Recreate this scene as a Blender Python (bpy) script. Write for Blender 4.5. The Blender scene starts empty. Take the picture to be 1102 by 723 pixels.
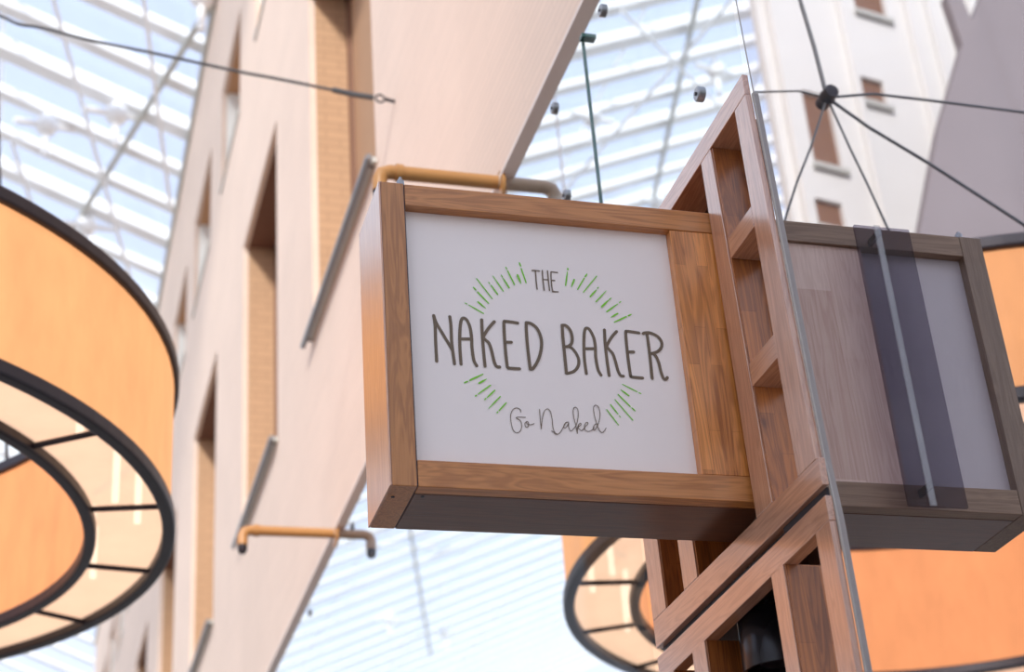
import bpy, bmesh, math, random
from mathutils import Vector, Matrix
random.seed(7)
SC = bpy.context.scene
COL = SC.collection

# ------------------------------------------------------------ camera frame (world: X right along the sign, Y along the glass wall, Z up, eye at origin)
F = 1820.879
RX = Vector((0.96114336, 0.06912332, 0.26725533))
RY = Vector((-0.26709764, 0.4774198, 0.83709569))
RZ = Vector((-0.06973015, -0.87595223, 0.47733154))
def ray(px, py):
    q = Vector((px-551.0, py-361.5, F))
    return Vector((RX.dot(q), RY.dot(q), RZ.dot(q)))
def on_y(px, py, y):
    d = ray(px, py); return d*(y/d.y)
def on_x(px, py, x):
    d = ray(px, py); return d*(x/d.x)
cam = bpy.data.cameras.new('camera'); co = bpy.data.objects.new('camera', cam); COL.objects.link(co)
right = Vector((RX[0], RY[0], RZ[0])); down = Vector((RX[1], RY[1], RZ[1])); fwd = Vector((RX[2], RY[2], RZ[2]))
co.matrix_world = Matrix(((right.x, -down.x, -fwd.x, 0), (right.y, -down.y, -fwd.y, 0), (right.z, -down.z, -fwd.z, 0), (0, 0, 0, 1)))
cam.sensor_width = 36; cam.lens = F/1102*36; cam.clip_end = 500
cam.dof.use_dof = True; cam.dof.focus_distance = 4.65; cam.dof.aperture_fstop = 2.5
SC.camera = co

# ------------------------------------------------------------ materials
def nodes(name):
    m = bpy.data.materials.new(name); m.use_nodes = True
    nt = m.node_tree; b = nt.nodes['Principled BSDF']
    return m, nt, b
def lin(c):
    return tuple([((v/255)/12.92 if v/255 <= 0.04045 else ((v/255+0.055)/1.055)**2.4) for v in c]+[1.0])
def plain(name, c, rough=0.5, metal=0.0, bump=0.0, var=0.12, scale=20):
    m, nt, b = nodes(name); N = nt.nodes; L = nt.links
    tc = N.new('ShaderNodeTexCoord'); n = N.new('ShaderNodeTexNoise'); n.inputs['Scale'].default_value = scale; n.inputs['Detail'].default_value = 4
    L.new(tc.outputs['Object'], n.inputs['Vector'])
    mx = N.new('ShaderNodeMix'); mx.data_type = 'RGBA'
    c = lin(c)
    mx.inputs[6].default_value = tuple(v*(1-var) for v in c[:3])+(1,); mx.inputs[7].default_value = tuple(min(1, v*(1+var)) for v in c[:3])+(1,)
    L.new(n.outputs['Fac'], mx.inputs[0]); L.new(mx.outputs[2], b.inputs['Base Color'])
    b.inputs['Roughness'].default_value = rough; b.inputs['Metallic'].default_value = metal
    if bump:
        bp = N.new('ShaderNodeBump'); bp.inputs['Strength'].default_value = bump; L.new(n.outputs['Fac'], bp.inputs['Height']); L.new(bp.outputs[0], b.inputs['Normal'])
    return m
def wood(name, axis, c1, c2, strip=0.0, rough=0.33, coat=0.5, strip_axis=None, length=0.32, seed=0.0, cior=1.5):
    """grain along axis; strip>0: glued finger-jointed strips of that width laid side by side along strip_axis"""
    m, nt, b = nodes(name); N = nt.nodes; L = nt.links
    tc = N.new('ShaderNodeTexCoord')
    def noise(vec, scale, detail=4, dist=0.0):
        n = N.new('ShaderNodeTexNoise'); n.inputs['Scale'].default_value = scale; n.inputs['Detail'].default_value = detail
        n.inputs['Distortion'].default_value = dist; L.new(vec, n.inputs['Vector']); return n.outputs['Fac']
    def mp(sc, loc=(0, 0, 0)):
        q = N.new('ShaderNodeMapping'); q.inputs['Scale'].default_value = sc; q.inputs['Location'].default_value = loc
        L.new(tc.outputs['Object'], q.inputs['Vector']); return q.outputs['Vector']
    s = [14.0, 14.0, 14.0]; s['XYZ'.index(axis)] = 0.9
    vec = mp(tuple(s), (seed, seed*1.7, seed*.3))
    g = noise(vec, 1.6, 3, 1.4)
    wv = N.new('ShaderNodeMath'); wv.operation = 'SINE'
    ml = N.new('ShaderNodeMath'); ml.operation = 'MULTIPLY'; ml.inputs[1].default_value = 42; L.new(g, ml.inputs[0]); L.new(ml.outputs[0], wv.inputs[0])
    s2 = [160.0, 160.0, 160.0]; s2['XYZ'.index(axis)] = 4.0
    fine = noise(mp(tuple(s2)), 1.0, 3)
    a = N.new('ShaderNodeMath'); a.operation = 'MULTIPLY_ADD'; a.inputs[1].default_value = 0.17; a.inputs[2].default_value = 0.30; L.new(wv.outputs[0], a.inputs[0])
    a2 = N.new('ShaderNodeMath'); a2.operation = 'MULTIPLY_ADD'; a2.inputs[1].default_value = 0.45; L.new(fine, a2.inputs[0]); L.new(a.outputs[0], a2.inputs[2])
    last = a2.outputs[0]
    if strip:
        sa = strip_axis; sx = N.new('ShaderNodeSeparateXYZ'); L.new(tc.outputs['Object'], sx.inputs[0])
        cb = N.new('ShaderNodeCombineXYZ')
        L.new(sx.outputs['XYZ'.index(axis)], cb.inputs[0]); L.new(sx.outputs['XYZ'.index(sa)], cb.inputs[1])
        br = N.new('ShaderNodeTexBrick'); br.inputs['Scale'].default_value = 1.0
        br.inputs['Brick Width'].default_value = length; br.inputs['Row Height'].default_value = strip; br.inputs['Mortar Size'].default_value = 0.0006
        br.offset = 0.37; br.inputs['Color1'].default_value = (0, 0, 0, 1); br.inputs['Color2'].default_value = (1, 1, 1, 1); br.inputs['Mortar'].default_value = (0.0, 0.0, 0.0, 1)
        br.inputs['Bias'].default_value = 0.1
        L.new(cb.outputs[0], br.inputs['Vector'])
        a3 = N.new('ShaderNodeMath'); a3.operation = 'MULTIPLY_ADD'; a3.inputs[1].default_value = 0.62; L.new(br.outputs['Color'], a3.inputs[0]); L.new(last, a3.inputs[2])
        a4 = N.new('ShaderNodeMath'); a4.operation = 'SUBTRACT'; a4.inputs[1].default_value = 0.27; L.new(a3.outputs[0], a4.inputs[0]); last = a4.outputs[0]
    # knots
    vo = N.new('ShaderNodeTexVoronoi'); vo.inputs['Scale'].default_value = 1.0
    s3 = [7.0, 7.0, 7.0]; s3['XYZ'.index(axis)] = 3.2
    L.new(mp(tuple(s3), (seed+.3, .2, seed)), vo.inputs['Vector'])
    kr = N.new('ShaderNodeValToRGB'); kr.color_ramp.elements[0].position = 0.03; kr.color_ramp.elements[0].color = (.45, .45, .45, 1); kr.color_ramp.elements[1].position = 0.09; kr.color_ramp.elements[1].color = (0, 0, 0, 1)
    L.new(vo.outputs['Distance'], kr.inputs[0])
    a5 = N.new('ShaderNodeMath'); a5.operation = 'SUBTRACT'; L.new(last, a5.inputs[0]); L.new(kr.outputs[0], a5.inputs[1])
    mx = N.new('ShaderNodeMix'); mx.data_type = 'RGBA'; mx.clamp_factor = True
    mx.inputs[6].default_value = lin(c1); mx.inputs[7].default_value = lin(c2)
    L.new(a5.outputs[0], mx.inputs[0]); L.new(mx.outputs[2], b.inputs['Base Color'])
    b.inputs['Roughness'].default_value = rough; b.inputs['Coat Weight'].default_value = coat; b.inputs['Coat Roughness'].default_value = 0.22; b.inputs['Coat IOR'].default_value = cior
    bp = N.new('ShaderNodeBump'); bp.inputs['Strength'].default_value = 0.06; bp.inputs['Distance'].default_value = 0.01; L.new(fine, bp.inputs['Height']); L.new(bp.outputs[0], b.inputs['Normal'])
    return m
def glass(name, tint, refl):
    m = bpy.data.materials.new(name); m.use_nodes = True; nt = m.node_tree; N = nt.nodes; L = nt.links
    N.remove(N['Principled BSDF'])
    t = N.new('ShaderNodeBsdfTransparent'); t.inputs[0].default_value = tint+(1,)
    g = N.new('ShaderNodeBsdfGlossy'); g.inputs['Roughness'].default_value = 0.02
    n = N.new('ShaderNodeTexNoise'); n.inputs['Scale'].default_value = 3.0; tc = N.new('ShaderNodeTexCoord'); L.new(tc.outputs['Object'], n.inputs['Vector'])
    mm = N.new('ShaderNodeMath'); mm.operation = 'MULTIPLY'; mm.inputs[1].default_value = refl*2; L.new(n.outputs['Fac'], mm.inputs[0])
    x = N.new('ShaderNodeMixShader'); L.new(mm.outputs[0], x.inputs[0]); L.new(t.outputs[0], x.inputs[1]); L.new(g.outputs[0], x.inputs[2])
    L.new(x.outputs[0], N['Material Output'].inputs[0]); return m
def glow(name, c, strength, var=0.12, scale=(3, 3, 1.2), base=None, trans=0.0):
    m, nt, b = nodes(name); N = nt.nodes; L = nt.links
    tc = N.new('ShaderNodeTexCoord'); mp = N.new('ShaderNodeMapping'); mp.inputs['Scale'].default_value = scale
    n = N.new('ShaderNodeTexNoise'); n.inputs['Scale'].default_value = 2.2; n.inputs['Detail'].default_value = 7; n.inputs['Roughness'].default_value = 0.6
    L.new(tc.outputs['Object'], mp.inputs[0]); L.new(mp.outputs[0], n.inputs['Vector'])
    r = N.new('ShaderNodeMapRange'); r.inputs[1].default_value = .3; r.inputs[2].default_value = .7; r.inputs[3].default_value = 1-var; r.inputs[4].default_value = 1+var
    L.new(n.outputs['Fac'], r.inputs[0])
    s = N.new('ShaderNodeMath'); s.operation = 'MULTIPLY'; s.inputs[1].default_value = strength; L.new(r.outputs[0], s.inputs[0])
    b.inputs['Base Color'].default_value = lin(base or c); b.inputs['Roughness'].default_value = .8
    b.inputs['Emission Color'].default_value = lin(c); L.new(s.outputs[0], b.inputs['Emission Strength'])
    if trans:
        t = N.new('ShaderNodeBsdfTransparent'); x = N.new('ShaderNodeMixShader'); x.inputs[0].default_value = trans
        L.new(b.outputs[0], x.inputs[1]); L.new(t.outputs[0], x.inputs[2]); L.new(x.outputs[0], N['Material Output'].inputs[0])
    return m
def coursed(name, c, rowh, w, contrast=.1, bump=.15, plane='YZ'):
    m, nt, b = nodes(name); N = nt.nodes; L = nt.links
    tc = N.new('ShaderNodeTexCoord'); sx = N.new('ShaderNodeSeparateXYZ'); cb = N.new('ShaderNodeCombineXYZ'); L.new(tc.outputs['Object'], sx.inputs[0])
    L.new(sx.outputs['XYZ'.index(plane[0])], cb.inputs[0]); L.new(sx.outputs['XYZ'.index(plane[1])], cb.inputs[1])
    br = N.new('ShaderNodeTexBrick'); L.new(cb.outputs[0], br.inputs['Vector']); br.inputs['Scale'].default_value = 1
    br.inputs['Brick Width'].default_value = w; br.inputs['Row Height'].default_value = rowh; br.inputs['Mortar Size'].default_value = rowh*.12; br.inputs['Mortar Smooth'].default_value = .6
    c = lin(c)[:3]
    br.inputs['Color1'].default_value = tuple(v*(1-contrast*.5) for v in c)+(1,); br.inputs['Color2'].default_value = c+(1,); br.inputs['Mortar'].default_value = tuple(v*(1-contrast*1.6) for v in c)+(1,)
    n = N.new('ShaderNodeTexNoise'); n.inputs['Scale'].default_value = 1.3; n.inputs['Detail'].default_value = 6; L.new(tc.outputs['Object'], n.inputs['Vector'])
    r = N.new('ShaderNodeMapRange'); r.inputs[3].default_value = .9; r.inputs[4].default_value = 1.08; L.new(n.outputs['Fac'], r.inputs[0])
    mx = N.new('ShaderNodeVectorMath'); mx.operation = 'SCALE'; L.new(br.outputs['Color'], mx.inputs[0]); L.new(r.outputs[0], mx.inputs['Scale'])
    L.new(mx.outputs[0], b.inputs['Base Color']); b.inputs['Roughness'].default_value = .85
    bp = N.new('ShaderNodeBump'); bp.inputs['Strength'].default_value = bump; bp.inputs['Distance'].default_value = .01; L.new(br.outputs['Color'], bp.inputs['Height']); L.new(bp.outputs[0], b.inputs['Normal'])
    return m

WX = wood('wood_along_x', 'X', (146, 82, 36), (222, 150, 84), seed=1.0)
WZ = wood('wood_along_z', 'Z', (138, 80, 38), (212, 144, 82), seed=2.0)
WY = wood('wood_along_y', 'Y', (108, 60, 34), (180, 116, 74), seed=3.0)
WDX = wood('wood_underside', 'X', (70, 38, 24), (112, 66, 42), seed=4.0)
WEND = wood('wood_end_board', 'Z', (170, 100, 56), (226, 158, 104), seed=2.5, rough=.3, coat=1.0, cior=2.4)
WLZ = wood('wood_lattice_upright', 'Z', (158, 100, 70), (222, 162, 126), seed=5.0, rough=.3, coat=1.0, cior=2.3)
WLY = wood('wood_lattice_rail', 'Y', (158, 100, 70), (222, 162, 126), seed=6.0, rough=.3, coat=1.0, cior=2.3)
WBK = wood('wood_glued_board', 'Z', (140, 74, 28), (240, 158, 84), strip=0.033, strip_axis='X', seed=7.0)
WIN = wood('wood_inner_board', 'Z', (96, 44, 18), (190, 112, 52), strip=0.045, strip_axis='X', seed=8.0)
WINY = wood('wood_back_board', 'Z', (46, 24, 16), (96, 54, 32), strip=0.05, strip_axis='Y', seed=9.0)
WW = wood('wood_dimmed_frame', 'X', (110, 86, 66), (164, 136, 112), seed=10.0, coat=.1, rough=.5)  # sign wood darkened: the reflection's dimness is put into the colour
WWZ = wood('wood_dimmed_post', 'Z', (104, 84, 68), (152, 128, 108), seed=10.5, coat=.1, rough=.5)
WWB = wood('wood_pale_image_board', 'Z', (204, 166, 148), (238, 210, 194), strip=0.11, strip_axis='X', seed=11.0, coat=.1, rough=.5, length=.6)
PANEL = plain('sign_panel_white', (252, 240, 234), .35, var=.015, scale=4)
GPANEL = plain('sign_panel_dimmed', (198, 188, 190), .5, var=.03, scale=30)  # white panel greyed to the dimness of its reflection
INK = plain('lettering_brown', (116, 98, 78), .6, var=.06, scale=90)
GREEN = plain('ray_green', (128, 208, 44), .6, var=.08, scale=60)
STEEL = plain('brushed_steel', (150, 150, 152), .3, 1.0, var=.08)
DARKM = plain('dark_metal', (42, 38, 46), .45, .3, var=.1)
CABLE = plain('cable_steel', (92, 94, 98), .5, .5)
CAN = plain('black_lamp_housing', (38, 36, 40), .25, .4, var=.05)
OCHRE = plain('ochre_pipe', (186, 134, 78), .4, var=.06, scale=6)
DIMP = plain('pipe_dimmed', (176, 156, 138), .5, var=.06, scale=6)  # ochre pipe greyed in colour for the haze of the glass
WHITE = plain('white_steel', (250, 250, 250), .5, var=.01)
PALEG = plain('pale_grey_steel', (196, 196, 190), .5, var=.03)
SEAL = plain('edge_seal', (184, 176, 168), .35, var=.05)
GEDGE = plain('green_glass_edge', (46, 84, 78), .2, var=.1)
FAC = coursed('facade_cladding', (238, 214, 196), .045, .9, .07, .1)
FACX = coursed('facade_return', (214, 178, 148), .07, .25, .1, .2, 'XZ')
BRICK = coursed('reveal_brick', (196, 158, 124), .075, .22, .12, .25, 'XZ')
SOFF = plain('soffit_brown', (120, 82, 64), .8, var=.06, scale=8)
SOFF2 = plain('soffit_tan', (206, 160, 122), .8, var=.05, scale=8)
PINK = plain('edge_trim', (236, 222, 214), .6, var=.05, scale=8)
REFLW = plain('reflected_white_plaster', (228, 227, 224), .75, var=.05, scale=1.5)
WHITEP = plain('white_plaster', (250, 250, 246), .7, var=.02, scale=3)
BLIND = plain('tan_blind', (178, 140, 108), .8, var=.06, scale=5)
BROWNW = plain('brown_window', (132, 96, 76), .6, var=.12, scale=2)
SHADEW = plain('wall_shade_grey', (146, 138, 141), .75, var=.07, scale=1.2)  # shade on the white wall, put into a grey
FLOORM = coursed('floor_tiles', (148, 140, 132), .6, .6, .05, .05, 'XY')
CLEAR = glass('clear_glass', (.95, .965, .965), .035)
NEARG = glass('shop_glass', (.90, .89, .90), .012)
ROOFG = glass('roof_glass', (.95, .97, .99), .04)
PSTREAK = glass('pale_reflection_streak', (.97, .97, .97), .04)  # pale reflection streak put into the strip's colour
_d = PSTREAK.node_tree.nodes.new('ShaderNodeBsdfDiffuse'); _d.inputs[0].default_value = (.85, .88, .9, 1)
_x = PSTREAK.node_tree.nodes.new('ShaderNodeMixShader'); _x.inputs[0].default_value = .22
_o = PSTREAK.node_tree.nodes['Material Output']; PSTREAK.node_tree.links.new(_o.inputs[0].links[0].from_socket, _x.inputs[1]); PSTREAK.node_tree.links.new(_d.outputs[0], _x.inputs[2]); PSTREAK.node_tree.links.new(_x.outputs[0], _o.inputs[0])
DBAND = glass('dark_reflection_band', (.60, .58, .64), .02)  # dark reflection band put into the tint
SHADE = glow('shade_fabric', (255, 180, 120), .74, .10, base=(120, 80, 50))
SHADEI = glow('inner_shade_fabric', (252, 162, 104), .72, .12, base=(120, 80, 50))
DIFF = glow('lamp_diffuser', (255, 214, 184), .80, .05, base=(150, 130, 110), trans=.35)
BULB = glow('lamp_tube', (255, 246, 226), 2.6, .01)

# ------------------------------------------------------------ mesh helpers
def B(): return bmesh.new()
def box(bm, x0, x1, y0, y1, z0, z1):
    v = [bm.verts.new(p) for p in ((x0,y0,z0),(x1,y0,z0),(x1,y1,z0),(x0,y1,z0),(x0,y0,z1),(x1,y0,z1),(x1,y1,z1),(x0,y1,z1))]
    for f in ((0,3,2,1),(4,5,6,7),(0,1,5,4),(1,2,6,5),(2,3,7,6),(3,0,4,7)): bm.faces.new([v[i] for i in f])
def prism(bm, pts, vec):
    """extrude a closed polygon of 3-D points by vec"""
    a = [bm.verts.new(p) for p in pts]; b = [bm.verts.new(Vector(p)+Vector(vec)) for p in pts]
    bm.faces.new(a[::-1]); bm.faces.new(b); n = len(a)
    for i in range(n): bm.faces.new((a[i], a[(i+1) % n], b[(i+1) % n], b[i]))
def quadboard(bm, x0, x1, yz):
    prism(bm, [(x0, y, z) for y, z in yz], (x1-x0, 0, 0))
def tube(bm, pts, r, n=10, cap=True):
    pts = [Vector(p) for p in pts]; rings = []
    rr = r if isinstance(r, (list, tuple)) else [r]*len(pts)
    up = None
    for i, p in enumerate(pts):
        t = (pts[min(i+1, len(pts)-1)]-pts[max(i-1, 0)]).normalized()
        if up is None: up = Vector((0, 0, 1)) if abs(t.z) < .9 else Vector((1, 0, 0))
        u = t.cross(up).normalized(); w = u.cross(t).normalized(); up = w
        rings.append([bm.verts.new(p+(u*math.cos(2*math.pi*k/n)+w*math.sin(2*math.pi*k/n))*rr[i]) for k in range(n)])
    for a, b in zip(rings, rings[1:]):
        for k in range(n): bm.faces.new((a[k], a[(k+1) % n], b[(k+1) % n], b[k]))
    if cap: bm.faces.new(rings[0][::-1]); bm.faces.new(rings[-1])
def lathe(bm, prof, c, n=64, axis='Z', closed=False):
    """profile of (radius, height); closed=True joins last to first"""
    rings = []
    for r, h in prof:
        ring = []
        for k in range(n):
            a = 2*math.pi*k/n; u, w = r*math.cos(a), r*math.sin(a)
            p = {'Z': (c[0]+u, c[1]+w, c[2]+h), 'X': (c[0]+h, c[1]+u, c[2]+w), 'Y': (c[0]+u, c[1]+h, c[2]+w)}[axis]
            ring.append(bm.verts.new(p))
        rings.append(ring)
    pr = list(zip(rings, rings[1:]))
    if closed: pr.append((rings[-1], rings[0]))
    for a, b in pr:
        for k in range(n): bm.faces.new((a[k], a[(k+1) % n], b[(k+1) % n], b[k]))
    if not closed:
        bm.faces.new(rings[0][::-1]); bm.faces.new(rings[-1])
def sphere(bm, c, r, n=12):
    bmesh.ops.create_uvsphere(bm, u_segments=n*2, v_segments=n, radius=r, matrix=Matrix.Translation(c))
def obj(name, bm, mat, parent=None, bevel=0.0, smooth=False, label=None, kind=None):
    bmesh.ops.recalc_face_normals(bm, faces=bm.faces[:])
    me = bpy.data.meshes.new(name); bm.to_mesh(me); bm.free(); me.materials.append(mat)
    if smooth:
        for p in me.polygons: p.use_smooth = True
    o = bpy.data.objects.new(name, me); COL.objects.link(o)
    if bevel:
        md = o.modifiers.new('bevel', 'BEVEL'); md.width = bevel; md.segments = 2; md.limit_method = 'ANGLE'
    if smooth:
        md = o.modifiers.new('edges', 'EDGE_SPLIT'); md.split_angle = math.radians(40)
    if parent:
        o.parent = parent
        w = Vector(parent.location)
        if parent.parent: w = Vector((0, 0, 0))       # the parent's mesh is already in world measure
        if parent.type == 'EMPTY': o.location = -w
    if label: o['label'] = label
    if kind: o['kind'] = kind
    return o
def thing(name, label, cat, loc, group=None):
    o = bpy.data.objects.new(name, None); COL.objects.link(o); o.location = loc; o.empty_display_size = .1
    o['label'] = label; o['category'] = cat
    if group: o['group'] = group
    return o
def tag(o, label, cat, group=None, kind=None):
    if label: o['label'] = label
    if cat: o['category'] = cat
    if group: o['group'] = group
    if kind: o['kind'] = kind
    return o
def root_struct(name, loc, label=None):
    o = bpy.data.objects.new(name, None); COL.objects.link(o); o.location = loc; o['kind'] = 'structure'; o['category'] = name.split('_')[0]
    if label: o['label'] = label
    return o
def smooth_line(pts, k=6):
    out = []
    P = [pts[0]]+list(pts)+[pts[-1]]
    for i in range(1, len(P)-2):
        p0, p1, p2, p3 = [Vector(q) for q in P[i-1:i+3]]
        for j in range(k):
            t = j/k
            out.append(.5*((2*p1)+(-p0+p2)*t+(2*p0-5*p1+4*p2-p3)*t*t+(-p0+3*p1-3*p2+p3)*t**3))
    out.append(Vector(P[-1])); return out
RC = [0]
def ribbon(bm, pts, w, y, th=None):
    """flat stroke with round caps lying on the plane Y=y (towards -Y by th); w = one width or one per point"""
    RC[0] += 1; th = .0008+.00012*(RC[0] % 14)
    n = len(pts); ws = list(w) if isinstance(w, (list, tuple)) else [w]*n
    P = [Vector((p[0], p[2])) for p in pts]
    L, R = [], []
    for i in range(n):
        t = (P[min(i+1, n-1)]-P[max(i-1, 0)])
        if t.length < 1e-9: t = Vector((1, 0))
        t.normalize(); nn = Vector((-t.y, t.x))*ws[i]/2
        L.append(P[i]+nn); R.append(P[i]-nn)
    def cap(c, a, b, sgn):
        d = a-c; out = []
        for k in range(1, 6):
            an = math.pi*k/6*sgn
            out.append(c+Vector((d.x*math.cos(an)-d.y*math.sin(an), d.x*math.sin(an)+d.y*math.cos(an))))
        return out
    v0 = [bm.verts.new((q.x, y-th, q.y)) for q in L]; v1 = [bm.verts.new((q.x, y-th, q.y)) for q in R]
    for i in range(n-1): bm.faces.new((v0[i], v0[i+1], v1[i+1], v1[i]))
    c0 = [bm.verts.new((q.x, y-th, q.y)) for q in cap(P[0], L[0], R[0], 1)]
    c1 = [bm.verts.new((q.x, y-th, q.y)) for q in cap(P[-1], L[-1], R[-1], -1)]
    bm.faces.new([v0[0]]+c0+[v1[0]]); bm.faces.new([v0[-1]]+c1+[v1[-1]])

# ------------------------------------------------------------ the sign
SY0, SY1 = 3.80, 4.08; SZ0, SZ1 = 1.714, 2.627; SX0, SX1 = .863, 1.90; PX = .935
sign = thing('hanging_sign', 'wooden box sign with a white panel lettered in brown, fixed to the lattice', 'sign', (1.84, 3.93, SZ0))
b = B(); box(b, SX0+.0055, PX-.0015, SY0, SY1, SZ0, SZ1); post = obj('end_post', b, WZ, sign, .002)
b = B(); box(b, SX0, SX0+.005, SY0, SY1, SZ0, SZ1); obj('end_board', b, WEND, sign, .001)
b = B(); box(b, PX+.0015, SX1, SY0, SY0+.045, 2.556, SZ1-.002); obj('top_rail', b, WX, sign, .002)
b = B(); box(b, PX+.0015, SX1, SY0+.0465, SY1, SZ1-.05, SZ1-.004); obj('top_board', b, WX, sign, .002)
b = B(); box(b, PX+.0015, SX1, SY0, SY0+.045, SZ0, 1.788); obj('bottom_rail', b, WX, sign, .002)
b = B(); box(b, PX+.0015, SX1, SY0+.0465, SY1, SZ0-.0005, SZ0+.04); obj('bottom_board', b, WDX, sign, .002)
PY = 3.832
b = B(); box(b, PX+.0015, 1.712, PY, PY+.02, 1.788, 2.575); panel = obj('sign_panel', b, PANEL, sign)
b = B(); box(b, 1.7125, SX1, SY0+.002, PY+.03, 1.789, 2.555); obj('side_board', b, WBK, sign, .0015)
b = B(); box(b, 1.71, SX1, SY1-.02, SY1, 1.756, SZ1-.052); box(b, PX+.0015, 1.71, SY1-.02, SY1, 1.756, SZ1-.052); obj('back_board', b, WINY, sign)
b = B(); lathe(b, [(.011, 0), (.011, .014), (.008, .017), (.006, .022)], (.928, SY0+.012, SZ1-.001), 16); tube(b, [(.928, SY0+.012, SZ1+.018), (.928, SY0+.012, SZ1+.027)], .004, 8); obj('bolt', b, STEEL, sign, smooth=True)
for (x, y) in ((.885, 3.87), (.96, 3.86)):
    b = B(); lathe(b, [(.005, -.0015), (.005, 0)], (x, y, SZ0-.0005), 12); obj('screw', b, DARKM, sign)
b = B(); box(b, PX-.0012, PX+.0012, SY0+.003, SY1-.003, SZ0+.002, SZ1-.004); obj('joint_gap', b, DARKM, sign)

def S(crop, pts):
    ox, oy, s = crop
    out = []
    for p in pts:
        q = on_y(ox+p[0]/s, oy+p[1]/s, PY); out.append((q.x, PY, q.z))
    return out
PXM = 3.832*1.09/1820.879            # metres per picture pixel on the panel
def stroke(bm, crop, pts, wpx, curve=True):
    P = S(crop, pts)
    if curve and len(P) > 2: P = [tuple(v) for v in smooth_line(P, 7)]
    w = [(wpx*PXM*1.28)]*len(P)
    ribbon(bm, P, w, PY)
cN = (455, 325, 7.871); cB = (590, 335, 7.871); cT = (490, 275, 10.018); cR = (595, 280, 10.018); cL = (490, 395, 9.036); cE = (595, 400, 9.036)
W = 3.05
b = B()
stroke(b, cN, [(117,502),(108,330),(104,205),(92,115)], W); stroke(b, cN, [(92,115),(112,175),(165,265),(225,365),(250,410)], W)
stroke(b, cN, [(228,125),(238,205),(243,330),(256,440),(268,525)], W)
stroke(b, cN, [(323,528),(314,400),(312,290),(318,190),(330,145),(350,137),(375,158),(400,220),(412,300),(416,390),(432,495),(456,541)], W); stroke(b, cN, [(318,314),(410,314)], W)
stroke(b, cN, [(498,152),(502,260),(512,400),(526,545)], W); stroke(b, cN, [(605,168),(565,212),(530,262),(512,300),(530,322),(560,352),(582,415),(602,500),(622,545),(650,551)], W)
stroke(b, cN, [(802,179),(745,170),(700,165),(687,172),(688,250),(698,400),(712,530),(720,557),(740,562),(818,567)], W); stroke(b, cN, [(700,342),(748,342)], W)
stroke(b, cN, [(875,176),(876,250),(888,400),(908,566)], W); stroke(b, cN, [(875,176),(915,184),(965,225),(998,300),(1004,375),(988,460),(958,528),(928,566),(908,570)], W)
stroke(b, cB, [(117,125),(122,220),(136,360),(152,525)], W); stroke(b, cB, [(115,120),(150,124),(185,165),(201,225),(195,275),(170,297),(145,303)], W)
stroke(b, cB, [(170,297),(205,318),(240,365),(258,418),(250,470),(215,510),(165,525),(152,525)], W)
stroke(b, cB, [(322,528),(306,410),(301,290),(304,190),(314,150),(330,143),(352,160),(385,225),(398,300),(402,390),(420,490),(446,541)], W); stroke(b, cB, [(308,317),(395,317)], W)
stroke(b, cB, [(475,158),(480,260),(496,410),(515,545)], W); stroke(b, cB, [(578,172),(540,215),(510,262),(496,298),(512,322),(545,360),(568,425),(590,505),(612,545),(635,550)], W)
stroke(b, cB, [(767,184),(715,176),(665,170),(655,180),(660,260),(675,400),(695,540),(705,556),(730,560),(798,566)], W); stroke(b, cB, [(680,345),(722,345)], W)
stroke(b, cB, [(835,195),(850,300),(866,440),(879,570)], W); stroke(b, cB, [(803,190),(822,183),(865,185),(925,215),(958,262),(955,310),(920,345),(868,360)], W)
stroke(b, cB, [(885,358),(912,385),(935,440),(952,510),(972,565),(992,578),(1007,563)], W)
obj('main_lettering', b, INK, panel, label='large brown capitals reading NAKED BAKER')
W = 1.25
b = B()
stroke(b, cT, [(825,162),(865,164),(905,170)], W); stroke(b, cT, [(862,165),(868,260),(880,366)], W)
stroke(b, cT, [(935,165),(942,260),(956,378)], W); stroke(b, cT, [(992,168),(1000,260),(1014,380)], W); stroke(b, cT, [(945,260),(1000,263)], W)
stroke(b, cR, [(45,133),(-20,126)], W); stroke(b, cT, [(1100,184),(1040,178),(1030,190),(1034,280),(1045,375),(1060,388),(1104,392)], W); stroke(b, cR, [(-8,341),(56,342)], W); stroke(b, cT, [(1040,270),(1070,271)], W)
obj('upper_lettering', b, INK, panel, label='small brown capitals reading THE')
W = .72
b = B()
stroke(b, cL, [(636,440),(628,412),(592,398),(555,420),(537,470),(542,545),(562,615),(598,640),(632,620),(645,570),(632,525),(592,496)], W)
stroke(b, cL, [(590,496),(602,488),(640,488),(680,490)], W)
stroke(b, cL, [(690,533),(676,548),(680,578),(698,586),(712,565),(706,536),(690,533),(700,556),(730,562),(765,552)], W)
stroke(b, cL, [(817,412),(824,500),(834,603)], W); stroke(b, cL, [(834,603),(842,520),(860,440),(890,408),(920,430),(938,500),(948,590),(965,635),(992,655)], W)
stroke(b, cE, [(-14,578),(5,590),(25,608),(50,608),(75,585),(98,545),(125,500),(145,492)], W)
stroke(b, cE, [(150,492),(125,495),(105,525),(108,548),(125,545),(145,515),(152,500),(150,530),(158,562),(175,577),(195,562),(225,520),(242,450),(242,380),(225,350),(205,352),(195,385),(202,450),(220,520),(235,602)], W)
stroke(b, cE, [(235,602),(238,550),(250,515),(268,503),(268,522),(240,545),(258,562),(275,575),(300,555),(318,530),(338,510),(335,495),(318,500),(305,530),(308,562),(335,582),(370,575),(400,545)], W)
stroke(b, cE, [(430,510),(408,515),(390,545),(395,568),(412,562),(435,520),(452,460),(455,400),(440,345),(412,328),(394,350),(398,410),(415,480),(435,540),(455,580),(478,594),(500,575),(515,550)], W)
obj('script_lettering', b, INK, panel, label='thin handwritten script reading Go Naked')
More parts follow.
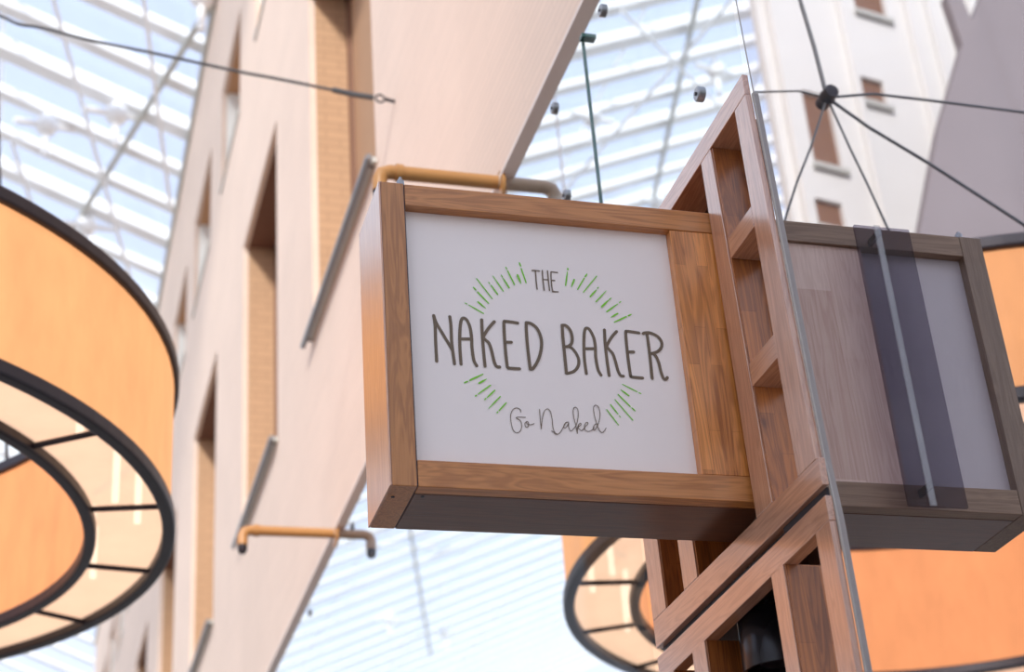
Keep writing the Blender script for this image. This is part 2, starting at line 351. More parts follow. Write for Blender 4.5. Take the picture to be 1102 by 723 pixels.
def rays(name, crop, segs, lab):
    b = B()
    for (x0, y0, x1, y1, wa, wb) in segs:
        P = S(crop, [(x0, y0), ((x0+x1)/2, (y0+y1)/2), (x1, y1)])
        ribbon(b, P, [wa*PXM*1.4, max(wa, wb)*PXM*1.6, wb*PXM*1.4], PY)
    obj(name, b, GREEN, panel, label=lab)
rays('ray_marks', cT, [(105,512,125,523,.7,.9),(145,533,302,625,.8,1.1),(243,500,325,568,1.4,.6),(193,343,220,372,1.0,1.2),(240,395,360,520,1.3,.9),(228,250,398,468,.9,.9),(357,288,368,303,.6,.9),(384,322,455,420,1.0,1.2),(404,222,516,386,.6,1.0),(494,213,508,235,.9,.9),(514,248,578,350,.9,1.3),(541,128,553,148,.8,.9),(563,168,636,318,1.0,1.1),(668,213,706,306,1.7,.6),(690,80,704,116,1.3,1.1),(710,142,762,294,1.2,1.2)], 'green strokes fanning out left of the word THE')
rays('ray_marks', cR, [(160,90,160,104,1.2,1.4),(155,128,136,274,.8,1.2),(229,210,198,290,1.4,.7),(367,150,347,178,.8,1.3),(336,196,264,318,1.1,1.0),(471,173,327,348,.9,.9),(489,294,478,306,.8,.8),(466,323,400,396,.9,1.3),(574,332,461,452,.5,1.0),(624,412,606,427,.9,.9),(598,434,523,506,.8,1.5),(729,450,713,461,.9,.9),(697,473,580,556,.8,1.3),(697,576,625,617,1.5,.7),(845,584,812,600,.8,1.3),(790,610,660,670,1.4,1.0)], 'green strokes fanning out right of the word THE')
rays('ray_marks', cL, [(118,140,88,154,1.2,1.0),(268,70,140,130,.8,1.4),(303,117,230,158,.6,1.5),(341,178,222,263,1.1,.9),(208,274,194,284,.7,1.1),(382,228,308,298,1.2,.9),(297,306,284,320,.9,.9),(436,288,322,406,1.0,.5),(493,350,425,424,1.0,1.1),(412,438,402,449,.9,.7)], 'green strokes fanning out below the word NAKED')
rays('ray_marks', cE, [(676,123,818,196,.9,1.0),(836,206,856,213,1.0,.8),(660,175,737,234,.7,1.4),(634,223,750,338,1.1,1.1),(768,353,800,384,1.1,.8),(602,272,776,473,.9,.9),(560,322,630,412,1.1,1.0),(644,430,656,444,.7,.7),(522,370,636,520,.9,.8)], 'green strokes fanning out below the word BAKER')

# ------------------------------------------------------------ wooden lattice beside the sign
LX0 = 1.84; LB = 1.955
lat = thing('wooden_lattice', 'tall reddish wooden shelf lattice of two stacked units carrying the sign', 'lattice', (1.9, 4.0, 1.0))
def upright(yn0, yf0, yn1, yf1, z0, z1, depth, name='upright'):
    b = B(); quadboard(b, LX0, LX0+depth, [(yn0, z0), (yf0, z0), (yf1, z1), (yn1, z1)]); return obj(name, b, WLZ, lat, .0015)
def rail(y0, y1, zb0, zt0, zb1, zt1, depth, name='rail'):
    b = B()
    xs = LX0+depth; nb = LX0+.018
    if y0 < 3.6: pl = [(LX0, y0), (nb, y0), (nb, max(y0+.005, 3.44)), (min(xs, LX0+.112), 3.455+(min(xs, 1.952)-nb)*1.9), (xs, y1), (LX0, y1)]
    else: pl = [(LX0, y0), (xs, y0), (xs, y1), (LX0, y1)]
    if name == 'rung' and y0 < 3.6: pl = [(LX0, y0), (nb, y0), (1.93, y1-.07), (1.95, y1), (LX0, y1)]
    zb = lambda y: zb0+(zb1-zb0)*(y-y0)/(y1-y0)
    zt = lambda y: zt0+(zt1-zt0)*(y-y0)/(y1-y0)
    lo = [b.verts.new((x, y, zb(y))) for x, y in pl]; hi = [b.verts.new((x, y, zt(y))) for x, y in pl]; n = len(pl)
    b.faces.new(lo[::-1]); b.faces.new(hi)
    for i in range(n): b.faces.new((lo[i], lo[(i+1) % n], hi[(i+1) % n], hi[i]))
    return obj(name, b, WLY, lat, .0015)
# upper unit
rail(3.456, 4.60, 2.80, 2.868, 2.80, 2.862, .112)
upright(3.408, 3.516, 3.455, 3.535, 1.66, 2.799, .018)
upright(3.679, 3.782, 3.724, 3.799, 1.66, 2.799, .112)
upright(4.215, 4.323, 4.24, 4.345, 1.66, 2.799, .112)
upright(4.475, 4.589, 4.50, 4.61, 1.66, 2.799, .112)
rail(3.530, 3.6985, 2.409, 2.474, 2.409, 2.474, .112, 'rung')
rail(3.5215, 3.689, 2.000, 2.069, 2.000, 2.069, .112, 'rung')
for z in (): rail(3.81, 4.21, z, z+.06, z, z+.06, .112, 'rung')
rail(3.395, 4.589, 1.586, 1.659, 1.574, 1.659, .112)
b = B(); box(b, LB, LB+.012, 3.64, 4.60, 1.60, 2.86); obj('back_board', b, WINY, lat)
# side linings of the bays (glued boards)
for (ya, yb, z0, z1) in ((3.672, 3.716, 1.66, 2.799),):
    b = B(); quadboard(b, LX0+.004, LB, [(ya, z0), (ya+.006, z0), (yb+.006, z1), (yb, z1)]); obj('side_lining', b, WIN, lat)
for (ya, yb, z0, z1) in ((4.207, 4.232, 1.66, 2.799), (4.467, 4.492, 1.66, 2.799)):
    b = B(); quadboard(b, LX0+.004, LB, [(ya, z0), (ya+.006, z0), (yb+.006, z1), (yb, z1)]); obj('side_lining', b, WIN, lat)
b = B(); box(b, LX0+.02, LB-.005, 3.66, 4.58, 1.558, 1.576); box(b, LX0+.012, LX0+.017, 3.40, 3.66, 1.558, 1.582); obj('spacer', b, DARKM, lat)
# lower unit
rail(3.392, 4.589, 1.492, 1.557, 1.466, 1.545, .04)
upright(3.38, 3.478, 3.392, 3.473, .55, 1.491, .018)
upright(3.664, 3.738, 3.672, 3.748, .55, 1.489, .112)
upright(4.215, 4.315, 4.225, 4.32, .55, 1.476, .112)
upright(4.47, 4.589, 4.475, 4.589, .55, 1.472, .112)
rail(3.39, 4.589, .55, .62, .55, .62, .112)
for (ya, z0, z1) in ((3.657, .63, 1.486), (4.208, .63, 1.474), (4.463, .63, 1.47)):
    b = B(); quadboard(b, LX0+.004, LB, [(ya, z0), (ya+.006, z0), (ya+.014, z1), (ya+.008, z1)]); obj('side_lining', b, WIN, lat)
b = B()
bk = [(1.958, 3.66), (1.958, 3.76), (2.06, 3.80), (2.20, 4.10), (2.20, 4.20), (1.958, 4.206), (1.958, 4.589)]
for (x0, y0), (x1, y1) in zip(bk, bk[1:]): prism(b, [(x0, y0, .56), (x1, y1, .56), (x1, y1, 1.55), (x0, y0, 1.55)], (.008, -.004, 0))
prism(b, [(x, y, 1.5505) for x, y in bk[1:6]], (0, 0, .006))
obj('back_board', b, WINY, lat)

# black spot lamp in the lower bay
sp = thing('spot_light', 'black cylindrical spotlight hanging inside the lower bay of the lattice', 'spotlight', (1.99, 4.085, 1.36))
b = B(); c = (1.992, 4.088, 1.348); lathe(b, [(.0, .165), (.085, .165), (.098, .150), (.100, .02), (.100, 0), (.090, 0), (.086, .03), (.0, .035)], c, 48); obj('housing', b, CAN, sp, smooth=True)
b = B(); lathe(b, [(.0, 0), (.05, 0), (.05, .01), (.0, .012)], (c[0], c[1], c[2]+.022), 32); obj('lens', b, DARKM, sp, smooth=True)
b = B(); tube(b, [(c[0], c[1], c[2]+.165), (c[0], c[1], 1.549)], .015); obj('stem', b, DARKM, sp)

# ------------------------------------------------------------ the sign's reflection in the glass, added as a second box
sign_image = thing('hanging_sign', 'dim mirror image of the box sign, built behind the glass right of the lattice', 'sign', (2.0, 3.93, SZ0))
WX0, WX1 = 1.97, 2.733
b = B(); box(b, 2.661, WX1, SY0, SY1, SZ0, SZ1); obj('end_post', b, WWZ, sign_image, .002)
b = B(); box(b, WX0, 2.6595, SY0, SY0+.045, 2.556, SZ1-.002); obj('top_rail', b, WW, sign_image, .002)
b = B(); box(b, WX0, 2.6595, SY0+.0465, SY1, SZ1-.05, SZ1-.004); obj('top_board', b, WW, sign_image, .002)
b = B(); box(b, WX0, 2.6595, SY0, SY0+.045, SZ0, 1.788); obj('bottom_rail', b, WW, sign_image, .002)
b = B(); box(b, WX0, 2.6595, SY0+.0465, SY1, SZ0-.0005, SZ0+.04); obj('bottom_board', b, WDX, sign_image, .002)
b = B(); box(b, 2.322, 2.661, PY, PY+.02, 1.788, 2.575); obj('sign_panel', b, GPANEL, sign_image, label='blank panel greyed as a dim reflection')
b = B(); box(b, WX0, 2.3215, SY0+.012, PY+.03, 1.789, 2.555); obj('side_board', b, WWB, sign_image)
b = B(); box(b, WX0, 2.66, SY1-.02, SY1, 1.756, SZ1-.052); obj('back_board', b, WINY, sign_image)
b = B(); lathe(b, [(.011, 0), (.011, .014), (.008, .017), (.006, .022)], (2.668, SY0+.012, SZ1-.001), 16); obj('bolt', b, STEEL, sign_image, smooth=True)

# ------------------------------------------------------------ glass wall (plane X = GX)
GX = 1.862; GT = .012; SG = GX/1.797
def pane(name_label, rects, mat, root_loc):
    t = thing('glass_screen', name_label, 'glass screen', root_loc)
    b = B()
    for (y0, y1, z0, z1) in rects: quadboard(b, GX, GX+GT, [(y0, z0), (3.345, z0), (3.370, .5), (3.383, 1.49), (3.398, 1.66), (3.446, 2.80), (y1+.005, z1), (y0, z1)] if mat is NEARG else [(y0, z0), (y1, z0), (y1, z1), (y0, z1)])
    obj('pane', b, mat, t); return t
JY = 4.532*SG; GTOP = 3.975
g1 = pane('frameless clear glass pane with steel buttons above the wooden lattice', [(3.505, JY-.004, 2.872, GTOP)], CLEAR, (GX, 4.0, 2.872))
g2 = pane('long clear glass wall receding beyond the hanging sign', [(JY+.004, 26.0, -1.6, GTOP)], CLEAR, (GX, 8, -1.6))
g3 = pane('large near glass pane right of the lattice', [(.4, 3.482, -1.6, GTOP)], NEARG, (GX, 2, -1.6))
b = B(); box(b, GX, GX+GT, JY-.0035, JY+.0035, 2.87, GTOP); obj('edge_strip', b, GEDGE, g1, label='dark green polished edge')
b = B(); box(b, GX-.006, GX+.05, JY-.03, JY+.0035, GTOP-.012, GTOP+.004); obj('bracket', b, GEDGE, g1)
b = B(); quadboard(b, GX-.0035, GX+GT+.002, [(3.371, .5), (3.3785, .5), (3.391, 1.49), (3.4065, 1.66), (3.454, 2.80), (3.447, 2.80), (3.399, 1.66), (3.384, 1.49)]); obj('edge_seal', b, SEAL, g3)
b = B(); tube(b, [(GX, 3.446, 2.80), (GX, 3.46, 3.2), (GX, 3.491, GTOP)], .002, 6); obj('edge_line', b, SEAL, g3)
def button(px, py, parent):
    p = on_x(px, py, GX)
    b = B(); lathe(b, [(.0, -.024), (.020, -.024), (.024, -.020), (.024, -.001), (.0, -.001)], p, 24, 'X'); fx = obj('glass_fixing', b, STEEL, parent, smooth=True)
    b = B(); lathe(b, [(.0, -.0275), (.006, -.0275), (.006, -.0245), (.0, -.0245)], p, 12, 'X'); obj('screw', b, DARKM, fx)
for p in ((652, 12), (757, 102)): button(*p, g1)
for p in ((600, 117), (613, 211)): button(*p, g2)
for (px, py) in ((652, 12), (600, 117)):
    q = on_x(px, py, GX)
    for dy in (2.2, 4.4): pass
for yy in (6.2, 7.7, 9.2, 10.7, 12.2, 13.7):
    b = B(); lathe(b, [(.0, -.024), (.024, -.024), (.024, -.001), (.0, -.001)], (GX, yy, 3.87), 16, 'X'); obj('glass_fixing', b, STEEL, g2, smooth=True)
# dark band and pale streak of reflections in the pane, added as tinted strips
streaks = thing('reflection_bands', 'dark reflection band and pale streak built as tinted strips before the mirrored sign', 'reflection strip', (2.38, 3.70, 1.6))
b = B(); box(b, 2.262, 2.440, 3.72, 3.73, 1.69, 2.578); obj('pane', b, DBAND, streaks)  # dark reflection band, added as a tinted strip
b = B(); box(b, 2.322, 2.341, 3.712, 3.718, 1.69, 2.578); obj('reflection_streak', b, PSTREAK, streaks, label='pale reflection streak built as a translucent strip')

for z in (1.75, 2.56):
    b = B(); box(b, 2.345, 2.355, 3.7305, 3.7995, z, z+.02); obj('added_clip', b, STEEL, streaks)

# ------------------------------------------------------------ facade above the glass (plane X = FX)
FX = 1.86; k = .186; FD = .05; REC = .36
ZB, ZT = 22.0*k, 77.2*k
row1 = [(44.2, 56.2), (65.3, 76.9), (88.5, 100.8), (112, 124), (135.5, 147.5), (159, 171), (182, 194), (205, 217)]
row2 = [(50, 58), (64.3, 72.5), (79, 87.6), (93.5, 103.3), (108.5, 118), (123.5, 133), (138.5, 148), (153.5, 163), (168.5, 178), (183.5, 193), (198.5, 208)]
R1Z = (31.45*k, 48.1*k); R2Z = (58.6*k, 66.2*k)
YE = 228*k; Y0F = 16*k
b = B()
def strip(z0, z1, holes):
    y = Y0F
    for a, c in holes:
        box(b, FX, FX+FD, y, a*k, z0, z1); y = c*k
    box(b, FX, FX+FD, y, YE, z0, z1)
strip(ZB, R1Z[0], []); strip(R1Z[0], R1Z[1], row1); strip(R1Z[1], R2Z[0], []); strip(R2Z[0], R2Z[1], row2); strip(R2Z[1], ZT, [])
wall = obj('wall_right', b, FAC, None, kind='structure'); wall['label'] = 'tall beige facade with deep window openings rising above the glass'
b = B(); box(b, FX-.012, FX+FD, Y0F, YE, ZB-.018, ZB-.001); o = obj('trim_1', b, PINK, None, kind='structure'); o['label'] = 'pale trim along the lower edge of the beige facade'
b = B(); box(b, FX-.05, FX+.35, Y0F, YE, ZT, ZT+.12); o = obj('trim_2', b, PALEG, None, kind='structure'); o['label'] = 'grey metal gutter along the top of the beige facade'
wn = 0
for row, (z0, z1), jm, sm, tall in ((row1, R1Z, BRICK, SOFF, True), (row2, R2Z, WHITEP, SOFF2, False)):  # upper row: sunlight on the jambs is put into their white
    for a, c in row:
        wn += 1; ya, yc = a*k, c*k
        wr = root_struct('window_%d' % wn, (FX+FD, (ya+yc)/2, z0), 'deep %s window opening in the beige facade' % ('tall brick lined' if tall else 'square sunlit-white lined'))
        X0, X1 = FX+FD+.001, FX+REC; e = .03
        b = B(); box(b, X0, X1, yc, yc+e, z0, z1); box(b, X0, X1, ya-e, ya, z0, z1); obj('jamb', b, jm, wr)
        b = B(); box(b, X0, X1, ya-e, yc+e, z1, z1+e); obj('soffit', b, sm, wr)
        b = B(); box(b, FX-.03, X1, ya-.01, yc+.02, z0-.035, z0-.001) if tall else box(b, FX-.02, X1, ya, yc, z0-.03, z0-.001)
        obj('sill', b, PALEG, wr, label='grey metal sill')
        if tall:
            b = B(); tube(b, [(FX-.055, ya-.05, z0-.03), (FX-.055, yc+.12, z0-.03)], .022, 10); r_ = obj('guard_rail', b, STEEL, wr, smooth=True)
            b = B(); tube(b, [(FX-.055, yc+.02, z0-.03), (FX-.002, yc+.02, z0-.03)], .012, 8); tube(b, [(FX-.055, ya+.05, z0-.03), (FX-.002, ya+.05, z0-.03)], .012, 8); obj('bracket', b, DARKM, r_)
        b = B(); m_ = (ya+yc)/2
        for (p, q, r, s) in ((ya, ya+.08, z0, z1), (yc-.08, yc, z0, z1), (m_-.04, m_+.04, z0, z1)): box(b, X1-.06, X1, p, q, r, s)
        box(b, X1-.06, X1, ya, yc, z0, z0+.08); box(b, X1-.06, X1, ya, yc, z1-.08, z1); obj('window_frame', b, BROWNW, wr)
        b = B(); box(b, X1-.03, X1-.02, ya+.08, yc-.08, z0+.08, z1-.08); obj('pane', b, BLIND, wr)

# pipes that pass under the facade edge
for (y, zc, xa, xb, lab) in ((5.607*SG, 3.925*SG, 1.325, 2.10, 'ochre metal pipe with elbows nearest above the sign'), (9.416*SG, 3.91*SG, 1.275, 2.08, 'ochre metal pipe on the facade edge lower left of the sign')):
    t = thing('pipe', lab, 'pipe', (GX, y, zc), 'ochre pipes under the facade edge')
    b = B(); r = .031
    pts = [(xa, y, zc-.10), (xa, y, zc-.04), (xa+.012, y, zc-.012), (xa+.045, y, zc)]
    tube(b, pts+[(xa+.3, y, zc), (GX-.02, y, zc)], [r*1.05]*4+[r]*2, 16); obj('pipe_body', b, OCHRE, t, smooth=True)
    b = B(); tube(b, [(GX-.02, y, zc), (xb-.045, y, zc), (xb-.012, y, zc-.012), (xb, y, zc-.04), (xb, y, zc-.10)], [r]*2+[r*1.05]*3, 16); obj('inner_section', b, DIMP, t, smooth=True, label='pipe section behind the glass line, greyed for the glass haze')
    for x in (xa, xb):
        b = B(); lathe(b, [(.0, -.05), (.022, -.05), (.03, -.03), (.03, 0), (.0, 0)], (x, y, zc-.101), 16); obj('end_fitting', b, DARKM, t, smooth=True)
    b = B(); lathe(b, [(r+.008, 0), (r+.008, .03)], (xa+.07, y, zc), 20, 'X'); obj('collar', b, OCHRE, t, smooth=True)
    b = B(); lathe(b, [(.07, 0), (.07, .012)], (GX-.013, y, zc-.02), 24, 'X') ; obj('wall_flange', b, OCHRE, t, smooth=True)

# cable across the atrium
YC = 7.68
t = thing('cable', 'thin dark cable crossing from upper left to a hook on the beige facade', 'cable', on_y(425, 107, YC))
b = B(); pts = [on_y(*p, YC) for p in ((-160, -30), (-60, -6), (0, 17), (20, 26), (45, 30), (100, 44), (160, 56), (220, 69), (262, 78), (300, 85), (360, 97))]; tube(b, smooth_line(pts, 5), .009, 8); obj('wire', b, CABLE, t)
b = B(); tube(b, [on_y(358, 96.5, YC), on_y(380, 101.5, YC), on_y(402, 105, YC)], .017, 8); obj('turnbuckle', b, CABLE, t)
b = B(); q = on_y(409, 106, YC); bmesh.ops.create_cone(b, segments=4, radius1=.001, radius2=.001, depth=.001, matrix=Matrix.Translation(q)); b.free(); b = B()
tube(b, [q+Vector((.026*math.cos(a), 0, .026*math.sin(a))) for a in [i*math.pi/8 for i in range(17)]], .006, 6, False); obj('ring', b, DARKM, t)
b = B(); e1 = on_y(414, 106.5, YC); tube(b, [e1, Vector((FX-.001, YC, e1.z-.012))], .010, 8); obj('wall_hook', b, DARKM, t)

# cable star behind the glass
YH = 5.0; H = on_y(890, 105, YH)
t = thing('cable_star', 'star of steel cables meeting at a dark hub behind the glass', 'cables', H)
b = B(); sphere(b, H, .035, 8); lathe(b, [(.0, -.05), (.03, -.05), (.03, .05), (.0, .05)], H, 16, 'Y'); obj('hub', b, DARKM, t, smooth=True)
for (ends, r) in (([(876, 50), (858, -10), (830, -120)], .009), ([(915, 160), (932, 195), (955, 245), (985, 300)], .005), ([(872, 160), (858, 195), (846, 232), (830, 300)], .005),
                  ([(935, 137), (1000, 176), (1102, 242), (1200, 300)], .007), ([(940, 101), (1000, 108), (1102, 121), (1240, 140)], .006), ([(860, 98), (812, 99)], .004)):
    b = B(); tube(b, [H]+[on_y(*p, YH) for p in ends], r, 8); obj('cable', b, CABLE, t)
t = None

# ------------------------------------------------------------ big ring lamps
def ring_lamp(cx, cy, z, label):
    R, r, h, hi = 2.36, 1.98, .82, .97
    t = thing('ring_chandelier', label, 'ceiling lamp', (cx, cy, z), 'orange drum ring lamps')
    n = 128
    def hoop(name, rad, zz, w, hh, mat):
        b = B(); lathe(b, [(rad-w/2, -hh/2), (rad+w/2, -hh/2), (rad+w/2, hh/2), (rad-w/2, hh/2)], (cx, cy, zz), n, closed=True); return obj(name, b, mat, t, .012)
    def drum(name, rad, mat, h):
        b = B(); lathe(b, [(rad-.006, .04), (rad+.006, .04), (rad+.006, h-.04), (rad-.006, h-.04)], (cx, cy, z), n, closed=True); return obj(name, b, mat, t, smooth=True)
    hoop('outer_bottom_hoop', R, z+.02, .065, .07, DARKM); hoop('outer_top_hoop', R, z+h, .065, .07, DARKM)
    hoop('inner_bottom_hoop', r, z+.02, .06, .07, DARKM); hoop('inner_top_hoop', r, z+hi, .06, .07, DARKM)
    drum('outer_shade', R, SHADE, h); drum('inner_shade', r, SHADEI, hi)
    b = B(); lathe(b, [(r+.03, .035), (R-.03, .035), (R-.03, .042), (r+.03, .042)], (cx, cy, z), n, closed=True); obj('diffuser', b, DIFF, t)
    b = B(); lathe(b, [(r+.03, h-.02), (R-.03, h-.02), (R-.03, h-.012), (r+.03, h-.012)], (cx, cy, z), n, closed=True); obj('top_cover', b, SHADEI, t)
    return t, R, r, h, cx, cy, z
def ring_extras(T, mirror):
    t, R, r, h, cx, cy, z = T
    for i in range(17):
        a = math.radians(-33.3+21.176*i)
        if mirror: a = math.pi-a
        c, s = math.cos(a), math.sin(a)
        b = B(); tube(b, [(cx+c*(r+.03), cy+s*(r+.03), z+.015), (cx+c*(R-.03), cy+s*(R-.03), z+.015)], .015, 8); obj('rib', b, DARKM, t)
        for da, rr in ((7.0, .30), (14.0, .62)):
            a2 = a+math.radians(da)*(-1 if mirror else 1); rad = r+(R-r)*rr
            b = B(); x, y = cx+rad*math.cos(a2), cy+rad*math.sin(a2); tube(b, [(x, y, z+.16), (x, y, z+.46)], .018, 8); obj('light_tube', b, BULB, t)
    for i in range(3):
        a = math.radians(-71.5+120*i)
        x, y = cx+R*math.cos(a), cy+R*math.sin(a)
        if mirror:
            a = math.radians((12, 135, 262)[i]); x, y = cx+R*math.cos(a), cy+R*math.sin(a)
            b = B(); tube(b, [(x, y, z+h+.03), (x, y, 14.3+.42*(x-1.86))], .009, 6); obj('suspension_cable', b, WHITE, t); continue
        zr = 14.3+.42*abs(cx+.3*(x-cx)-1.86)
        b = B(); tube(b, [(x, y, z+h+.03), (cx+.3*(x-cx), cy+.3*(y-cy), zr)], .012, 6); obj('suspension_cable', b, DARKM, t)
ring_extras(ring_lamp(-.515*3.26, 2.492*3.26, 3.26, 'huge orange fabric ring lamp at the left edge, in front of the glass roof'), False)
ring_extras(ring_lamp(1.619*3.26, 2.486*3.26, 3.26, 'mirror image of the orange ring lamp, built beyond the glass, partly behind the mirrored sign'), True)  # added lamp, the first one's reflection in the glass

# ------------------------------------------------------------ glazed roof, right slope added as the left slope's reflection in the glass
TS = .42
def roof(name, sgn, label):
    xv = FX+.1 if sgn < 0 else FX+.4; L_ = 16 if sgn < 0 else 30
    rt = root_struct(name, (xv, 30, ZT+.2), label)
    def P(d, y, up=0): return Vector((xv+sgn*d, y, 14.42+TS*d+up))
    yb = []
    y = 8.26
    while y < 75: yb.append(y); y += 1.0 if y < 32 else 1.5
    for i, y in enumerate(yb):
        hh = (.13 if i % 3 else .2) if y < 32 else .09; ww = .115 if i % 3 else .15
        b = B(); a0, a1 = P(0, y), P(L_, y)
        for (dw, z0, z1) in ((ww, 0, hh),):
            prism(b, [a0+Vector((0, -dw, z0)), a1+Vector((0, -dw, z0)), a1+Vector((0, -dw, z1)), a0+Vector((0, -dw, z1))], (0, 2*dw, 0))
        obj('rafter', b, WHITE, rt)
    b = B()
    for j in range(1, 8):
        d = j*4.0-1.2
        if d < L_: tube(b, [P(d, 8, .36), P(d, 75, .36)], .03, 6)
    obj('glazing_bars', b, WHITE, rt)
    b = B(); a = [P(0, 7.5, .40), P(L_, 7.5, .40), P(L_, 75, .40), P(0, 75, .40)]; prism(b, a, (0, 0, .02)); obj('roof_glass', b, ROOFG, rt)
    # slender grey purlins and white bracing with cast nodes
    if sgn < 0: lines = [((.12, 17.0), (1.95, 25.5)), ((1.95, 25.5), (4.2, 35)), ((5.5, 8), (5.5, 75))]
    else: lines = [((7.0, 17.5), (9.2, 26)), ((4.5, 30), (12.2, 58)), ((9.2, 26), (14.5, 44)), ((18, 40), (24, 70))]
    for p, q in lines:
        b = B(); tube(b, [P(*p, -.10), P(*q, -.10)], .05, 8); obj('purlin', b, PALEG, rt)
    if sgn < 0: br = [((1.3, 15.8), (.2, 22.0)), ((2.2, 18.0), (.6, 24.5)), ((2.6, 22), (1.2, 28))]; nd = [(2.1, 21.2), (1.15, 20.2), (.3, 17.0), (2.4, 24.2), (1.4, 23.4)]
    else: br = [((6, 19), (9.5, 23)), ((8.5, 18), (6.3, 26)), ((3, 38), (9, 44)), ((9, 45), (14, 40)), ((9, 19), (10.5, 25))]; nd = [(6.5, 22), (7.5, 27), (8.7, 21.5), (4.8, 27.5), (9.3, 26), (5.5, 24.5), (8.9, 50), (12, 55)]
    for p, q in br:
        b = B(); tube(b, [P(*p, -.22), P(*q, -.22)], .03, 8); obj('brace', b, WHITE, rt)
    for p in nd:
        b = B(); c = P(*p, -.22); sphere(b, c, .17, 8)
        tube(b, [c+Vector((0, 0, -.55)), c+Vector((0, 0, .3))], .05, 8); tube(b, [c+Vector((-.45, -.2, -.1)), c+Vector((.45, .2, .1))], .05, 8)
        obj('truss_node', b, WHITE, rt, smooth=True)
    return rt
roof('ceiling', -1, 'white ribbed glass roof sloping up to the left')
roof('ceiling', 1, 'mirror image of the white ribbed glass roof, built beyond the glass, sloping up to the right')

# ------------------------------------------------------------ reflected white wall and its shaded part, added as walls beyond the glass
A0 = on_y(822, 60, 13.0); dw = Vector((.981, .196, 0)).normalized(); nw = Vector((dw.y, -dw.x, 0))
def wpt(px, py):
    d = ray(px, py); tt = A0.dot(nw)/d.dot(nw); q = d*tt; return ((q-A0).dot(dw), q.z)
wins = []
for poly in (((862, 96), (908, 184)), ((902, -80), (956, 22)), ((922, 80), (956, 116)), ((876, 212), (912, 250))):
    (s0, z1), (s1, z0) = wpt(*poly[0]), wpt(*poly[1]); wins.append((s0, s1, z0, z1))
wm = root_struct('wall_reflected', A0, 'reflected white wall with small windows, built beyond the glass')
def wbox(bm, s0, s1, z0, z1, d0, d1):
    """box on the far wall: s along it, d out towards the viewer"""
    P0 = Vector((A0.x, A0.y, 0))
    prism(bm, [P0+dw*s0+nw*d0+Vector((0, 0, z0)), P0+dw*s1+nw*d0+Vector((0, 0, z0)), P0+dw*s1+nw*d0+Vector((0, 0, z1)), P0+dw*s0+nw*d0+Vector((0, 0, z1))], nw*(d1-d0))
b = B(); cuts = sorted({0, 12}|{w[0] for w in wins}|{w[1] for w in wins}); 
for s0, s1 in zip(cuts, cuts[1:]):
    m_ = (s0+s1)/2; hs = sorted([(w[2], w[3]) for w in wins if w[0] < m_ < w[1]]); z = -1.6
    mer = []
    for a, c in hs:
        if mer and a < mer[-1][1]: mer[-1] = (mer[-1][0], max(c, mer[-1][1]))
        else: mer.append((a, c))
    for a, c in mer: wbox(b, s0, s1, z, a, -.09, 0); z = c
    wbox(b, s0, s1, z, 13.2, -.09, 0)
obj('reflected_wall_face', b, REFLW, wm)
for i in range(22):  # ribs added to stand for soft shadow stripes on the wall
    s = .12+i*.34
    if any(w[0]-.1 < s < w[1]+.1 for w in wins): continue
    b = B(); wbox(b, s, s+.07, -1.6, 13.1, .001, .10); obj('shadow_rib', b, REFLW, wm, .01)
for (s0, s1, z0, z1) in wins:
    b = B(); wbox(b, s0, s1, z0, z1, -.085, -.05); w_ = obj('reflected_window', b, BROWNW, wm)
    b = B(); wbox(b, s0-.04, s1+.04, z0-.06, z0-.002, .001, .06); obj('sill', b, PALEG, w_)
gy = 11.3
GW = [on_y(*p, gy) for p in ((988, 262), (1010, 140), (1036, 48), (1018, -5), (1036, -2), (1046, 22), (1056, -4), (1075, -90), (1400, -90), (1400, 300))]  # outline follows the shadow edge; the slab is added for that shade
b = B(); prism(b, GW[:], (0, .12, 0)); o = obj('wall_shade', b, SHADEW, None, kind='structure'); o['label'] = 'grey slab shaped as the shaded part of the white wall, slanting edge'

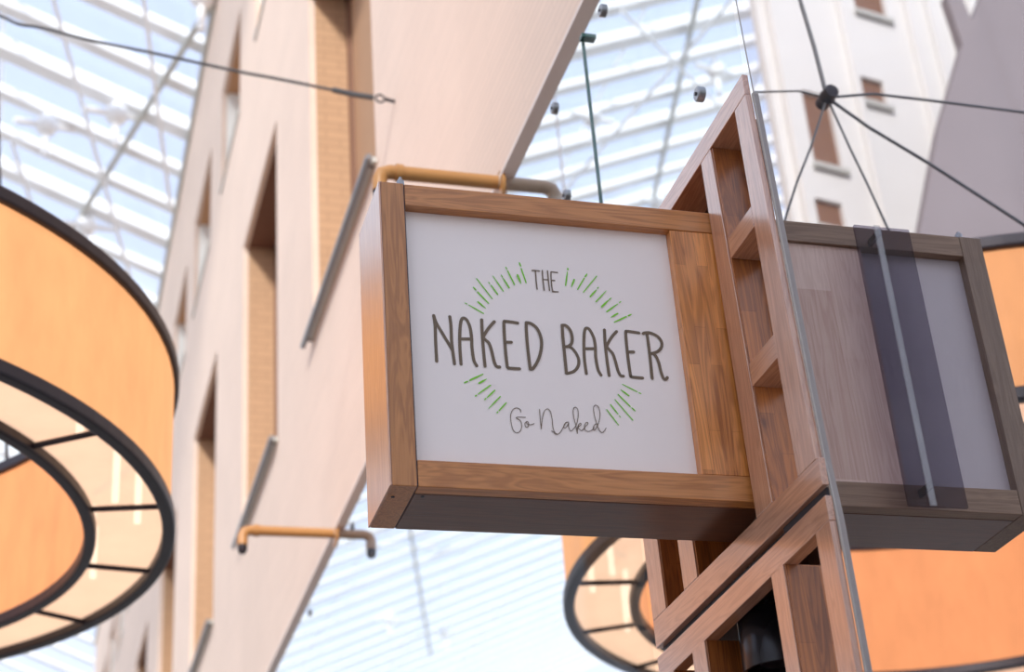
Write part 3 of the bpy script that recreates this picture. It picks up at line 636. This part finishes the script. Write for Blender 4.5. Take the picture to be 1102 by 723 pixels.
# ------------------------------------------------------------ floor, opposite wall and an added sun blocker
b = B(); box(b, -14, 32, -21, 75, -1.75, -1.6); o = obj('floor', b, FLOORM, None, kind='structure')
b = B(); box(b, -14, 32, -20.3, -20, -1.6, 19.6); o = obj('sun_block_wall', b, WHITEP, None, kind='structure')  # unseen wall added to keep the sun off the sign
b = B(); box(b, -14, -13.7, -20, 75, -1.6, 8.0); o = obj('wall_left', b, WHITEP, None, kind='structure')
SC.world = bpy.data.worlds.new('world'); w = SC.world; w.use_nodes = True; nt = w.node_tree; N = nt.nodes; L = nt.links
bg = N['Background']; tc = N.new('ShaderNodeTexCoord'); sx = N.new('ShaderNodeSeparateXYZ'); L.new(tc.outputs['Generated'], sx.inputs[0])
rp = N.new('ShaderNodeValToRGB'); e = rp.color_ramp.elements; e[0].position = 0; e[0].color = (.64, .66, .71, 1); e[1].position = .75; e[1].color = (.44, .51, .69, 1)
q = rp.color_ramp.elements.new(.30); q.color = (.54, .59, .72, 1)
cn = N.new('ShaderNodeTexNoise'); cn.inputs['Scale'].default_value = 3.5; cn.inputs['Detail'].default_value = 5; L.new(tc.outputs['Generated'], cn.inputs['Vector'])
cr = N.new('ShaderNodeMapRange'); cr.inputs[1].default_value = .52; cr.inputs[2].default_value = .72; L.new(cn.outputs['Fac'], cr.inputs[0])
mx = N.new('ShaderNodeMix'); mx.data_type = 'RGBA'; mx.inputs[7].default_value = (.78, .80, .82, 1); L.new(cr.outputs[0], mx.inputs[0]); L.new(sx.outputs[2], rp.inputs[0]); L.new(rp.outputs[0], mx.inputs[6])
L.new(mx.outputs[2], bg.inputs[0]); bg.inputs[1].default_value = 1.4
sn = bpy.data.lights.new('sun', 'SUN'); sn.energy = 2.75; sn.angle = math.radians(6); sn.color = (1, .96, .9)
so = bpy.data.objects.new('sun', sn); COL.objects.link(so); so.rotation_euler = Vector((.35, .8, -.5)).to_track_quat('-Z', 'Y').to_euler()
vs = SC.view_settings; vs.view_transform = 'Standard'; vs.look = 'None'; vs.exposure = 0.40; vs.gamma = 1.0; vs.use_curve_mapping = False
